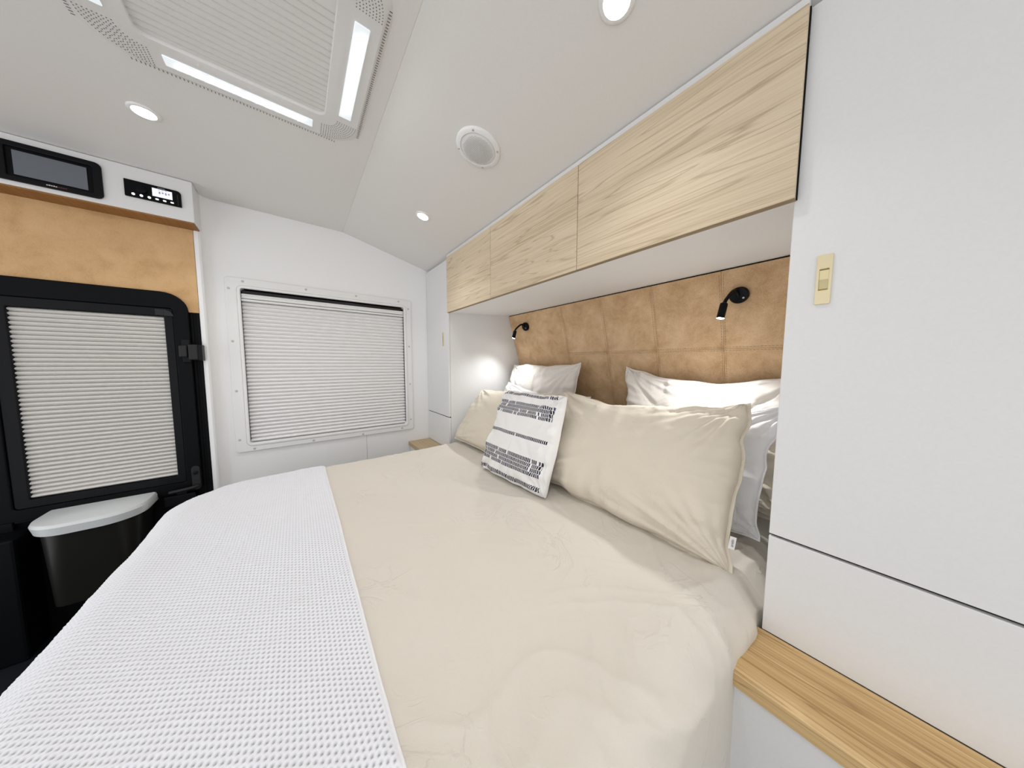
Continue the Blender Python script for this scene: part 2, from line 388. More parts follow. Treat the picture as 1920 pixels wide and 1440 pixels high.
# ================================================================ CABINETS
def wardrobe(x0, x1, lx, label, group):
    w = thing('wardrobe', ((x0+x1)/2, 1.5, FLOOR), label, 'wardrobe')
    box('body', WHITE, x0, x1, 1.018, 2.13, FLOOR, SZ-.002, w)
    xa, xb = (x0+.001, x1-.0005) if lx < x0+.2 else (x0+.0005, x1-.0005)
    d = box('door', WHITE, xa, xb, 1.0, 1.0165, -.4595, SZ-.014, w, bevel=.0015)
    box('lower_panel', WHITE, xa, xb, 1.0, 1.0165, -.739, -.4665, w, bevel=.0015)
    box('panel_gap', GAP, xa, xb, 1.012, 1.0175, -.468, -.458, w)
    # flush brass pull
    pl = MB().ring(rrect(lx-.0125, lx+.0125, .142, .257, .002, 3), rrect(lx-.0078, lx+.0078, .1745, .2245, .0015, 3), 1, .996, 1.0).build('pull_plate', BRASS, d, bevel=.0006)
    MB().prism([(1.0005+.000, .1745), (.9975, .178), (.9990, .2), (.9975, .221), (1.0005, .2245)], 0, lx-.0075, lx+.0075).build('pull_thumb', BRASS2, d)
    return w
wardrobe(-.150, .62, -.0875, 'tall white wardrobe beside the bed in the foreground', None)
wardrobe(-2.637, -2.172, -2.268, 'tall white wardrobe in the far corner by the window', None)

# overhead cabinet
oc = thing('overhead_cabinet', (-1.16, 1.4, .41), 'white overhead cabinet with three pale oak doors above the bed', 'cabinet')
MB().prism([(1.0, .412), (1.0, SZ-.003), (1.9, SZ-.003), (1.9, .448), (1.62, .448)], 0, -2.171, -.1505).build('body', WHITE2, oc)
box('top_trim', WHITE, -2.150, -.146, .986, 1.0, .830, SZ+.006, oc)
box('shadow_gap', GAP, -.1455, -.1432, .990, .9995, .404, .836, oc)
for i, (a, b) in enumerate([(-2.138, -1.4985), (-1.4955, -.8185), (-.8155, -.1455)]):
    d = box('door', OAK[i], a, b, .978, .9985, .404, .836, oc, bevel=.0008)
    box('door_edge', OAKE, a, b, .979, .9985, .4022, .404, d)

# benches either side of the bed
def bench(x0, x1, label, wm):
    b = thing('bedside_bench', ((x0+x1)/2, .9, FLOOR), label, 'bench')
    box('body', WHITE, x0+.004, x1, .814, .998, FLOOR, -.775, b, bevel=.001)
    box('bench_top', wm, x0, x1, .80, .9985, -.775, -.739, b, bevel=.002)
bench(-.170, .62, 'low white bench with honey timber top below the foreground wardrobe', BENCHW)
bench(-2.64, -2.172, 'low bench end with pale timber top below the far window', BENCHF)

# headboard (leans: foot further back)
HK = .3
def hy(z): return 1.62 + (.4545-z)*HK
hb = thing('headboard', (-1.16, 1.95, -.75), 'tan suede headboard of stitched panels behind the pillows', 'headboard')
def hpanel(x0, x1, z0, z1, name, mat, d0, d1, bevel):
    n = Vector((0, -1, -HK)).normalized()
    v = []
    for d in (d0, d1):
        for (x, z) in ((x0, z0), (x1, z0), (x1, z1), (x0, z1)): v.append((x, hy(z)+n.y*d, z+n.z*d))
    return MB().add(v, [(0, 1, 2, 3), (7, 6, 5, 4), (0, 4, 5, 1), (1, 5, 6, 2), (2, 6, 7, 3), (3, 7, 4, 0)]).build(name, mat, hb, bevel=bevel, seg=3)
hpanel(-2.170, -.1505, -.80, .446, 'backing', GAP, -.03, -.012, 0)
xs = [-2.169, -1.505, -1.152, -.812, -.478, -.152]
cells = [(xs[0], xs[1], -.79, .440)]
for i in range(1, 5): cells += [(xs[i], xs[i+1], .075, .440), (xs[i], xs[i+1], -.79, .075)]
for (a, b, e, f) in cells: hpanel(a+.0002, b-.0002, e+.0002, f-.0002, 'suede_panel', SUEDE, -.014, 0, .0022)
st = MB(); nrm = Vector((0, -1, -HK)).normalized(); up = Vector((0, -HK, 1)).normalized()
def stitch(x, z, horiz):
    w_, h2 = (.0045, .0009) if horiz else (.0009, .0045)
    v = []
    for d in (.0002, .0012):
        for (a, b) in ((-w_, -h2), (w_, -h2), (w_, h2), (-w_, h2)):
            zz = z+b; v.append((x+a, hy(zz)+nrm.y*d, zz+nrm.z*d))
    st.add(v, [(0, 1, 2, 3), (7, 6, 5, 4), (0, 4, 5, 1), (1, 5, 6, 2), (2, 6, 7, 3), (3, 7, 4, 0)])
x = xs[1]
while x < xs[5]:
    stitch(x, .083, True); stitch(x, .067, True); x += .0135
for xv in xs[1:5]:
    z = -.35
    while z < .43: stitch(xv-.008, z, False); stitch(xv+.008, z, False); z += .0135
tag(st.build('stitching', STITCH, hb), kind='stuff')

# ================================================================ BED
X0, X1, Y0, ZT, RC, RE = -2.118, -.160, -.515, -.64, .30, .115
bed = thing('bed', (-1.16, .7, FLOOR), 'low bed built in between the two wardrobes', 'bed')
box('base', WHITE, -2.05, -.22, -.42, 1.93, FLOOR, -.90, bed, bevel=.01)
box('mattress', WHITEC, -2.08, -.20, -.45, 1.93, -.90, -.70, bed, bevel=.05, seg=4)

rng = np.random.RandomState(7)
PERM = rng.rand(64, 64)
def vnoise(x, y):
    xi = np.floor(x).astype(int); yi = np.floor(y).astype(int); fx = x-xi; fy = y-yi
    fx = fx*fx*(3-2*fx); fy = fy*fy*(3-2*fy)
    g = lambda a, b: PERM[a % 64, b % 64]
    return (g(xi, yi)*(1-fx)+g(xi+1, yi)*fx)*(1-fy) + (g(xi, yi+1)*(1-fx)+g(xi+1, yi+1)*fx)*fy - .5
def sstep(a, b, x):
    t = np.clip((x-a)/(b-a), 0, 1); return t*t*(3-2*t)
def bed_surface(px, py, lift):
    """bed-cover surface: flat top, rounded plan corners at the foot, rounded rim, then hanging"""
    ix0, ix1, iy0 = X0+RC, X1-RC, Y0+RC
    # head end has square corners: no rounding for y above the foot corner
    qx = np.where(px < ix0, px-ix0, np.where(px > ix1, px-ix1, 0.)); qy = np.where(py < iy0, py-iy0, 0.)
    D = np.hypot(qx, qy); Dn = np.where(D > 1e-9, D, 1); nx, ny = qx/Dn, qy/Dn
    e = D-(RC-RE); t = np.clip(e/RE, 0, math.pi/2)
    out = np.where(e > 0, (RC-RE)+RE*np.sin(t), D)
    drop = np.where(e > 0, RE*(1-np.cos(t)) + np.maximum(e-RE*math.pi/2, 0), 0.)
    bx = np.clip(px, ix0, ix1)+nx*out; by = np.maximum(py, iy0)+ny*out; bz = ZT-drop
    st_ = np.sin(t); ct_ = np.cos(t)
    n = np.stack([nx*st_, ny*st_, ct_], -1)
    # soft fullness and wrinkles
    w = vnoise(px*3.1+5, py*3.1+2)*.020 + vnoise(px*7+1, py*6+9)*.007
    side = sstep(-.62, -.16, px)                        # pulled and puckered along the bench side
    a = px*.5+py*.85; b = px*.85-py*.5
    r1 = 1-2*np.abs(vnoise(a*3.5, b*15+vnoise(px*5, py*5)*2)); r1 = np.clip(r1, 0, 1)**5
    r2 = 1-2*np.abs(vnoise(b*4+11, a*13+3+vnoise(px*4+7, py*4)*2)); r2 = np.clip(r2, 0, 1)**6
    w = w + r1*.008*(.20+.9*side) + r2*.007*(.25+.8*side)
    pk = vnoise(py*19+3, px*3)*.016*sstep(-.02, .16, e)
    pr_ = np.clip(1-2*np.abs(vnoise(py*15+vnoise(px*9, py*4)*1.6+31, px*4+8)), 0, 1)**3
    w = w + pk + pr_*.010*sstep(-.16, .06, e)*sstep(.2, .7, py+.35*(px > -1))
    hang = np.maximum(e-RE*1.2, 0)
    bx = bx + nx*hang*.06; by = by + ny*hang*.06
    p = np.stack([bx, by, bz], -1) + n*(w+lift)[..., None]
    # keep the cover between the wardrobes at the head
    lim = -.164 + .012*sstep(.80, .98, py)
    p[..., 0] = np.where(p[..., 0] > lim, lim+(p[..., 0]-lim)*.15, p[..., 0])
    p[..., 0] = np.maximum(p[..., 0], -2.165)
    return p
def grid_obj(name, mat, V, attr=None, thick=0):
    h, w = V.shape[:2]; idx = np.arange(h*w).reshape(h, w)
    f = np.stack([idx[:-1, :-1], idx[:-1, 1:], idx[1:, 1:], idx[1:, :-1]], -1).reshape(-1, 4)
    W_ = V.reshape(-1, 3)*U; W_[:, 2] += Z0
    o3 = (W_.min(0)+W_.max(0))/2; o3[2] = W_[:, 2].min()
    me = bpy.data.meshes.new(name); me.vertices.add(len(W_)); me.vertices.foreach_set('co', (W_-o3).ravel())
    me.loops.add(f.size); me.loops.foreach_set('vertex_index', f.ravel())
    me.polygons.add(len(f)); me.polygons.foreach_set('loop_start', np.arange(0, f.size, 4)); me.polygons.foreach_set('loop_total', np.full(len(f), 4))
    me.polygons.foreach_set('use_smooth', np.ones(len(f), bool))
    me.update(calc_edges=True); me.materials.append(mat)
    if attr is not None:
        a = me.attributes.new('gap', 'FLOAT', 'POINT'); a.data.foreach_set('value', attr.ravel())
    ob = bpy.data.objects.new(name, me); COL.objects.link(ob); ob.location = o3; WORLD[ob] = Vector(o3)
    if thick:
        sm = ob.modifiers.new('thickness', 'SOLIDIFY'); sm.thickness = thick*U; sm.offset = -1
    return ob
gx, gy = np.meshgrid(np.arange(X0-.30, X1+.36, .0085), np.arange(Y0-.28, 1.90, .0085))
dv = grid_obj('duvet', DUVETM, bed_surface(gx, gy, 0.), thick=.012)
tag(dv, 'wrinkled beige duvet spread over the whole bed', 'duvet')
# woven throw across the foot of the bed
CX_, CY_ = .0122, .0090
bx_, by_ = np.meshgrid(np.arange(X0-.16, X1+.30, CX_/5), np.arange(Y0-.20, .104, CY_/5))
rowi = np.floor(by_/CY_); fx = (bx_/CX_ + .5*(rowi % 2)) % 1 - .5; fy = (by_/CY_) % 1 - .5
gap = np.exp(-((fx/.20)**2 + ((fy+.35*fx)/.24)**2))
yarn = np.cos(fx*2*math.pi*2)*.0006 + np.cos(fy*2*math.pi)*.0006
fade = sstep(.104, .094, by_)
lift = .010 - gap*.0055*fade + yarn*fade
lift = np.where(by_ > .098, lift - (by_-.098)*.8, lift)
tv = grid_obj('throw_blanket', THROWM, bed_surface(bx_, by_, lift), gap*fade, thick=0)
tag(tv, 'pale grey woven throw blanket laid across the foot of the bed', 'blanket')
hem = bed_surface(np.arange(X0-.16, X1+.30, .012), np.full(len(np.arange(X0-.16, X1+.30, .012)), .104), np.full(len(np.arange(X0-.16, X1+.30, .012)), .0035))
MB().tube([tuple(p) for p in hem], .0038, 8).build('hem', plain('throw_hem', (.78, .78, .80), .9, spec=.1), tv, smooth=60)

# ================================================================ PILLOWS
def pillow(name, label, cat, BL, BR, TR, TL, T, mat, seed, flange=.016, pinch=.05, sag=0, nu=112, nv=84, group=None, wr=.012, pw=.42, wave=1.0):
    BL, BR, TR, TL = map(np.array, (BL, BR, TR, TL))
    ss = np.sin(np.linspace(-1, 1, nu)*math.pi/2); tt = np.sin(np.linspace(-1, 1, nv)*math.pi/2)
    S, Tt = np.meshgrid(ss, tt)
    def base(S, Tt):
        s2 = S*(1-pinch*(1-Tt**2)); t2 = Tt*(1-pinch*1.3*(1-S**2))
        a = (s2+1)/2; b = (t2+1)/2
        p = (BL[None, None]*((1-a)*(1-b))[..., None] + BR*(a*(1-b))[..., None] + TR*(a*b)[..., None] + TL*((1-a)*b)[..., None])
        p = p.copy(); p[..., 2] -= sag*(1-S**2)*b
        # wavy outline
        k = (np.abs(S)**6+np.abs(Tt)**6)
        p[..., 2] += wave*.022*np.clip(k, 0, 1)*(vnoise(S*4.5+seed, Tt*4.5+seed*2))
        p[..., 0] += wave*.024*np.clip(k, 0, 1)*(vnoise(S*3.5+seed*1.9, Tt*4+seed*.7))
        p[..., 1] += wave*.016*np.clip(k, 0, 1)*(vnoise(S*4+seed*3, Tt*4+seed))
        return p
    base_p = base(S, Tt)
    nrm_ = np.cross(BR-BL+TR-TL, TL-BL+TR-BR); nrm_ = nrm_/np.linalg.norm(nrm_)
    if nrm_[1] > 0: nrm_ = -nrm_
    prof = ((1-S**2)*(1-Tt**2)).clip(0)**pw
    edge_ = 1-((1-S**2)*(1-Tt**2))
    cs_, ct_ = np.sign(S)*(1-np.abs(S)), np.sign(Tt)*(1-np.abs(Tt))
    ang = np.arctan2(1-np.abs(Tt), 1-np.abs(S)+1e-6)
    rad = np.hypot(1-np.abs(Tt), 1-np.abs(S))
    fold = vnoise(ang*9+seed+np.sign(S)*3+np.sign(Tt)*7, rad*1.5+seed)*np.exp(-rad*1.6)*2.2
    perp = vnoise(S*11+seed, Tt*2.0+seed*.7)*np.abs(Tt)**3 + vnoise(S*2+seed*.3, Tt*9+seed)*np.abs(S)**3
    big = vnoise(S*1.8+seed*2, Tt*1.8+seed)
    rdg = lambda q: (1-2*np.abs(q))**3
    crease = rdg(vnoise(S*3+seed, Tt*16+seed*1.3+vnoise(S*6, Tt*6+seed)*1.5))*np.abs(S)**5 + rdg(vnoise(S*18+seed*.6+vnoise(S*5+seed, Tt*5)*1.5, Tt*3+seed))*np.abs(Tt)**5
    w = wr*(fold+perp*1.8+crease*.55)*prof**.5*1.2 + wr*1.2*big*prof
    fr_ = base_p + nrm_*(T*prof + w)[..., None]; bk = base_p - nrm_*(T*prof*.55)[..., None]
    V = np.concatenate([fr_.reshape(-1, 3), bk.reshape(-1, 3)]); n1 = nu*nv
    idx = np.arange(n1).reshape(nv, nu); F = []
    for j in range(nv-1):
        for i in range(nu-1):
            F.append((idx[j, i], idx[j, i+1], idx[j+1, i+1], idx[j+1, i])); F.append((n1+idx[j, i], n1+idx[j+1, i], n1+idx[j+1, i+1], n1+idx[j, i+1]))
    W_ = V*U; W_[:, 2] += Z0; o3 = (W_.min(0)+W_.max(0))/2; o3[2] = W_[:, 2].min()
    me = bpy.data.meshes.new(name); me.from_pydata((W_-o3).tolist(), [], [tuple(int(q) for q in f) for f in F])
    uvl = me.uv_layers.new(name='UVMap')
    uvs = np.stack([(S+1)/2, 1-(Tt+1)/2], -1).reshape(-1, 2); uvs = np.concatenate([uvs, uvs])
    li = np.zeros(len(me.loops), int); me.loops.foreach_get('vertex_index', li); uvl.data.foreach_set('uv', uvs[li].ravel())
    bm = bmesh.new(); bm.from_mesh(me); bmesh.ops.remove_doubles(bm, verts=bm.verts[:], dist=1e-5); bmesh.ops.recalc_face_normals(bm, faces=bm.faces[:]); bm.to_mesh(me); bm.free()
    me.polygons.foreach_set('use_smooth', [True]*len(me.polygons)); me.materials.append(mat)
    ob = bpy.data.objects.new(name, me); COL.objects.link(ob); ob.location = o3; WORLD[ob] = Vector(o3)
    tag(ob, label, cat, group)
    if flange:
        # stitched flange: flat band standing out around the seam
        loop = [(s_, -1.) for s_ in np.linspace(-1, 1, 60)[:-1]] + [(1., t_) for t_ in np.linspace(-1, 1, 44)[:-1]] + [(s_, 1.) for s_ in np.linspace(1, -1, 60)[:-1]] + [(-1., t_) for t_ in np.linspace(1, -1, 44)[:-1]]
        Sx = np.array([[q[0] for q in loop]]); Tx = np.array([[q[1] for q in loop]])
        b0 = base(Sx*.985, Tx*.985)[0]; wid = np.linalg.norm(BR-BL)/2; hei = np.linalg.norm(TL-BL)/2
        b1 = base(Sx, Tx)[0]; cen = (BL+BR+TR+TL)/4
        ex = (BR-BL)/np.linalg.norm(BR-BL); ey = (TL-BL)/np.linalg.norm(TL-BL)
        o1 = b1 + (Sx[0]**9)[:, None]*ex*flange + (Tx[0]**9)[:, None]*ey*flange
        m = MB(); n = len(loop); v = []
        wv = np.array([noise.noise(Vector((i*.35, seed, 0))) for i in range(n)])*.006
        o1 = o1 + nrm_*wv[:, None]
        mid_ = (b0+o1)/2
        for arr, th in ((b0, .002), (mid_, .0032), (o1, .0022)):
            v += [tuple(q + nrm_*th) for q in arr]
        for arr, th in ((b0, .002), (mid_, .0032), (o1, .0022)):
            v += [tuple(q - nrm_*th) for q in arr]
        f = []
        for i in range(n):
            j = (i+1) % n
            f += [(i, j, n+j, n+i), (n+i, n+j, 2*n+j, 2*n+i), (3*n+i, 4*n+i, 4*n+j, 3*n+j), (4*n+i, 5*n+i, 5*n+j, 4*n+j), (2*n+i, 2*n+j, 5*n+j, 5*n+i), (i, 3*n+i, 3*n+j, j)]
        m.add(v, f); m.build('flange', mat, ob, smooth=50)
    return ob
ZB = -.622
PG = 'sleeping pillows stacked at the bed head'
# right-hand stack, back to front
pillow('pillow', 'off-white pillow against the headboard below the foreground reading lamp', 'pillow', (-.93, 1.60, ZB), (-.165, 1.60, ZB), (-.168, 1.70, -.045), (-.985, 1.70, -.020), .085, CREAMC, 3.1, .004, sag=.065, group=PG, wr=.020, pinch=.03, pw=.36)
pillow('pillow', 'beige pillow squeezed behind the white pillow next to the foreground wardrobe', 'pillow', (-1.0, 1.42, ZB), (-.185, 1.42, ZB+.03), (-.185, 1.55, -.20), (-.95, 1.53, -.28), .06, SHAMM, 8.4, .014, sag=.02, group=PG, wr=.02)
pillow('pillow', 'white pillow directly behind the large beige pillow on the right', 'pillow', (-1.02, 1.26, ZB), (-.222, 1.25, ZB), (-.195, 1.46, -.160), (-.95, 1.42, -.275), .075, WHITEC, 5.7, .005, sag=.01, group=PG)
big = pillow('pillow', 'large beige linen pillow in front of the right stack with sewn tag', 'pillow', (-1.16, 1.05, ZB-.005), (-.246, 1.035, ZB-.02), (-.283, 1.30, -.155), (-1.15, 1.31, -.190), .112, SHAMM, 1.3, .010, sag=.045, group=PG, wr=.018, pinch=.004, pw=.33)
# left-hand stack
pillow('pillow', 'off-white pillow against the headboard below the far reading lamp', 'pillow', (-2.10, 1.56, ZB), (-1.36, 1.56, ZB), (-1.335, 1.66, .000), (-2.125, 1.66, -.012), .09, CREAMC, 6.2, .004, sag=.012, group=PG, wr=.020, pinch=.02, pw=.36)
pillow('pillow', 'white pillow tucked behind the far beige pillow', 'pillow', (-2.06, 1.28, ZB), (-1.12, 1.28, ZB), (-1.085, 1.45, -.212), (-1.955, 1.46, -.165), .07, WHITEC, 9.9, .005, sag=.03, group=PG)
pillow('pillow', 'beige linen pillow on the far side behind the striped cushion', 'pillow', (-2.085, 1.01, ZB), (-1.23, 1.04, ZB), (-1.20, 1.31, -.205), (-2.09, 1.30, -.235), .105, SHAMM, 4.4, .010, sag=.01, group=PG, pinch=.012, pw=.34)
cu = pillow('cushion', 'white cushion with broken navy stripes leaning on the beige pillows', 'cushion', (-1.405, .862, ZB-.005), (-.905, .895, ZB-.01), (-.963, 1.10, -.178), (-1.462, 1.10, -.180), .078, STRIPED, 2.2, .0, pinch=-.01, sag=.012, wr=.018, pw=.30, wave=.35)
# sewn tag on the big pillow
TAGM = plain('tag_white', (.78, .77, .78), .8)
def quad_tag():
    cen = Vector((-.241, 1.055, -.560)); e1 = Vector((1, .25, 0)).normalized(); e2 = Vector((.05, .25, .9)).normalized(); n = e1.cross(e2)
    v = []
    for d in (0, .0012):
        for a, b in ((-.006, -.019), (.010, -.019), (.010, .019), (-.006, .019)): v.append(cen+e1*a+e2*b-n*d)
    t = MB().add(v, [(0, 1, 2, 3), (7, 6, 5, 4), (0, 4, 5, 1), (1, 5, 6, 2), (2, 6, 7, 3), (3, 7, 4, 0)]).build('sewn_tag', TAGM, big); t['label'] = 'small white tag with dark lettering'
    cu_ = bpy.data.curves.new('tag_text', 'FONT'); cu_.body = 'orelo'; cu_.size = .0105*U; cu_.align_x = 'CENTER'; cu_.align_y = 'CENTER'
    to = bpy.data.objects.new('tag_text', cu_); COL.objects.link(to)
    bpy.context.view_layer.update(); me = bpy.data.meshes.new_from_object(to.evaluated_get(bpy.context.evaluated_depsgraph_get())); bpy.data.objects.remove(to)
    me.materials.append(plain('tag_ink', (.05, .05, .06), .8))
    o = bpy.data.objects.new('tag_lettering', me); COL.objects.link(o); o.parent = t
    xax = e2; yax = -e1; zax = xax.cross(yax)
    # lettering runs up the tag, on the face turned to the room
    nn = zax if zax.y < 0 else -zax
    if zax.y > 0: yax = -yax; zax = -zax
    w = P(cen+e1*.002) + nn*.0018
    mm = Matrix((xax, yax, zax)).transposed().to_4x4(); mm.translation = w - WORLD[t]; o.matrix_local = mm; WORLD[o] = w
quad_tag()

# ================================================================ LAMPS ON THE HEADBOARD
def area(name, loc, direction, size, watts, col, parent, shape='DISK', size_y=None, spread=180):
    l = bpy.data.lights.new(name, 'AREA'); l.shape = shape; l.size = size; l.energy = watts; l.color = col; l.spread = math.radians(spread)
    if size_y: l.size_y = size_y
    o = bpy.data.objects.new(name, l); COL.objects.link(o); o.parent = parent
    w = P(loc); WORLD[o] = w; o.rotation_euler = Vector(direction).to_track_quat('-Z', 'Y').to_euler(); o.location = w - WORLD[parent]
    return o
def reading_lamp(x, z, tip_dx, label, ext, aim):
    y = hy(z); n = Vector((0, -1, -HK)).normalized(); c0 = Vector((x, y, z))
    t = thing('reading_lamp', tuple(c0), label, 'lamp', 'black gooseneck lamps on the headboard')
    MB().lathe(c0, n, [(.036, 0), (.037, .004), (.037, .020), (.034, .024)], 32).build('base', BLACK2, t, smooth=40)
    MB().lathe(c0+Vector((.02, -.024, -.02)), n, [(.004, 0), (.004, .004)], 10).build('touch_button', SCREWM, t)
    p0 = c0+n*.02; tip = c0+Vector(tip_dx)
    a = c0+Vector((tip_dx[0]*.25, -.055, .012)); b = c0+Vector((tip_dx[0]*.62, tip_dx[1]*.86, tip_dx[2]*.28)); hd0 = c0+Vector((tip_dx[0]*.82, tip_dx[1]*.90, tip_dx[2]*.50))
    pts = []
    cps = [p0, p0, a, b, hd0, hd0]
    for i in range(1, len(cps)-2):
        for k in range(7):
            u_ = k/7; q0, q1, q2, q3 = cps[i-1], cps[i], cps[i+1], cps[i+2]
            pts.append(.5*((2*q1)+(q2-q0)*u_+(2*q0-5*q1+4*q2-q3)*u_*u_+(3*q1-q0-3*q2+q3)*u_**3))
    pts.append(hd0)
    MB().tube(pts, .0075, 12).build('gooseneck', BLACK2, t, smooth=50)
    d = (tip-hd0); ln = d.length; d.normalize()
    MB().lathe(hd0, d, [(.010, -.012), (.0145, -.008), (.0155, 0), (.0155, ln-.002), (.0165, ln)], 20, cap=False).build('lamp_head', BLACK2, t, smooth=40)
    MB().lathe(hd0+d*(ln-.004), d, [(.0145, 0), (.0145, .002), (.008, .0045)], 20).build('bulb', READM, t, smooth=40)
    l = bpy.data.lights.new('reading_beam', 'SPOT'); l.energy = READ_W*ext; l.spot_size = math.radians(118); l.spot_blend = 1.0; l.shadow_soft_size = .014; l.color = (.98, .99, 1)
    o = bpy.data.objects.new('reading_beam', l); COL.objects.link(o); o.parent = t
    w = P(tip+d*.01); o.location = w-WORLD[t]; o.rotation_euler = Vector(aim).to_track_quat('-Z', 'Y').to_euler()
reading_lamp(-.408, .322, (-.036, -.125, -.118), 'black gooseneck reading lamp on the headboard near the foreground wardrobe', 1.0, (-.14, -.26, -1))
reading_lamp(-1.945, .330, (-.030, -.125, -.112), 'black gooseneck reading lamp in the far corner of the headboard', .8, (.14, -.45, -1))

# ================================================================ CEILING FITTINGS
def frame_at(x, y):
    if y < CY: return Vector((x, y, CZ)), Vector((0, 0, -1))
    return Vector((x, y, ceil_z(y))), Vector((0, -SLOPE, -1)).normalized()
def downlight(x, y, label, watts=DOWN_W):
    c0, n = frame_at(x, y)
    t = thing('downlight', tuple(c0), label, 'downlight', 'round ceiling downlights')
    MB().lathe(c0, n, [(.046, -.004), (.046, .003), (.042, .0065), (.034, .0065), (.032, .001)], 36, cap=False).build('trim_ring', PLAST, t, smooth=50)
    MB().lathe(c0, n, [(.0330, .0005), (.0330, .003)], 32).build('diffuser', LIPW, t)
    area('downlight_lamp', tuple(c0+n*.0045), n, .062*U, watts, (1, .98, .96), t, spread=120)
downlight(-1.833, .682, 'small round downlight above the window and far wardrobe')
downlight(-.466, .697, 'round downlight at the top edge above the big oak door')
downlight(-1.905, -.457, 'round downlight between the roof hatch and the monitor')
downlight(-.472, -.457, 'unseen round downlight behind the roof hatch, added as fill')  # this and the next two are unseen lamps added as fill light
downlight(1.0, .691, 'unseen round downlight over the foreground wardrobe end, added as fill')
downlight(1.0, -.457, 'unseen round downlight over the aisle, added as fill')
# speaker
c0, n = frame_at(-1.125, .674)
sp_ = thing('ceiling_speaker', tuple(c0), 'round white speaker with perforated grille on the sloping ceiling', 'speaker')
MB().lathe(c0, n, [(.098, -.003), (.098, .004), (.093, .009), (.079, .011), (.077, .006)], 48, cap=False).build('rim', PLAST, sp_, smooth=50)
gl = MB().lathe(c0, n, [(.078, .006), (.072, .011), (.05, .0145), (.02, .016), (.002, .0163)], 40).build('grille', plain('grille_mesh', (.72, .715, .71), .6), sp_, smooth=60)
hl = MB(); e1 = Vector((1, 0, 0)); e2 = n.cross(e1)
for i in range(-12, 13):
    for j in range(-12, 13):
        a, b = i*.0056+(j % 2)*.0028, j*.0049
        r = math.hypot(a, b)
        if r < .066:
            hgt = .0163 - .0018*(r/.05)**2 - (.0 if r < .05 else (r-.05)*.12)
            hl.lathe(c0+e1*a+e2*b, n, [(.0012, hgt-.001), (.0012, hgt+.0012)], 5)
tag(hl.build('perforations', plain('grille_hole', (.30, .295, .29), .8), gl), kind='stuff')
s_src = None
for k in range(4):
    a = k*math.pi/2+.78; pp = c0+(e1*math.cos(a)+e2*math.sin(a))*.0885
    MB().lathe(pp, n, [(.0042, .008), (.0042, .0115), (.002, .0125)], 10).build('screw', SCREWM, sp_, smooth=40)
# roof hatch
HX, HY, HR = -1.215, -.109, .375
rh = thing('roof_hatch', (HX, HY, CZ), 'white roof hatch with grey pleated blind and lit LED strips', 'roof hatch')
zf = CZ-.010
def hrect(r, rad, n=8): return rrect(HX-r, HX+r, HY-r*.985, HY+r*.985, rad, n)
fm = MB()
def zring(o, i, zo, zi):
    n_ = len(o); v = [(p[0], p[1], zo) for p in o]+[(p[0], p[1], zi) for p in i]
    fm.add(v, [(k, (k+1) % n_, n_+(k+1) % n_, n_+k) for k in range(n_)])
loops = [(.386, .138, CZ+.001), (.384, .136, CZ-.003), (.366, .127, zf), (.285, .075, zf), (.249, .030, zf-.001), (.247, .026, zf+.006), (.247, .026, CZ+.045)]
for (r0, a0, z0), (r1, a1, z1) in zip(loops[:-1], loops[1:]): zring(hrect(r0, a0), hrect(r1, a1), z0, z1)
fm.build('hatch_frame', PLASTG, rh, smooth=35, fixn=True)
box('hatch_dome', GLASSD, HX-.25, HX+.25, HY-.25, HY+.25, CZ+.040, CZ+.044, rh)
hbld = thing('blind', (HX, HY, CZ+.01), parent=rh)
bx0, bx1 = HX-.246, HX+.180; nP = 17; hP = (bx1-bx0)/nP; src = None
for i in range(nP):
    if src is None:
        poly = [(bx0, CZ+.014), (bx0+hP*.70, CZ-.002), (bx0+hP*.76, CZ-.002), (bx0+hP, CZ+.014), (bx0+hP, CZ+.020), (bx0, CZ+.020)]
        src = MB().prism(poly, 1, HY-.244, HY+.244).build('pleat', plain('hatch_blind_fabric', (.58, .585, .58), .8, spec=.1), hbld)
    else: copy_at(src, (i*hP, 0, 0), hbld)
box('blind_rail', PLASTG, bx1, bx1+.035, HY-.244, HY+.244, CZ+.000, CZ+.02, hbld, bevel=.003)
# LED strips
def strip(cx, cy, lx, ly):
    st_ = box('light_strip', STRIPM, cx-lx/2, cx+lx/2, cy-ly/2, cy+ly/2, zf-.004, zf+.002, rh, bevel=.002)
    nl = 11; src = None
    for i in range(nl):
        for sd in (-1, 1):
            a = (i-(nl-1)/2)*.033+sd*.008; b = sd*.009
            q = (cx+a, cy+b) if lx > ly else (cx+b, cy+a)
            if src is None:
                src = MB().lathe((q[0], q[1], zf-.004), (0, 0, -1), [(.0040, -.001), (.0040, .001), (.002, .0018)], 12).build('led', LEDM, st_, smooth=40); q0 = q
            else: copy_at(src, (q[0]-q0[0], q[1]-q0[1], 0), st_)
SR = .316
strip(HX-SR, HY, .042, .410); strip(HX+SR, HY, .042, .410); strip(HX, HY-SR*.985, .405, .042); strip(HX, HY+SR*.985, .405, .042)
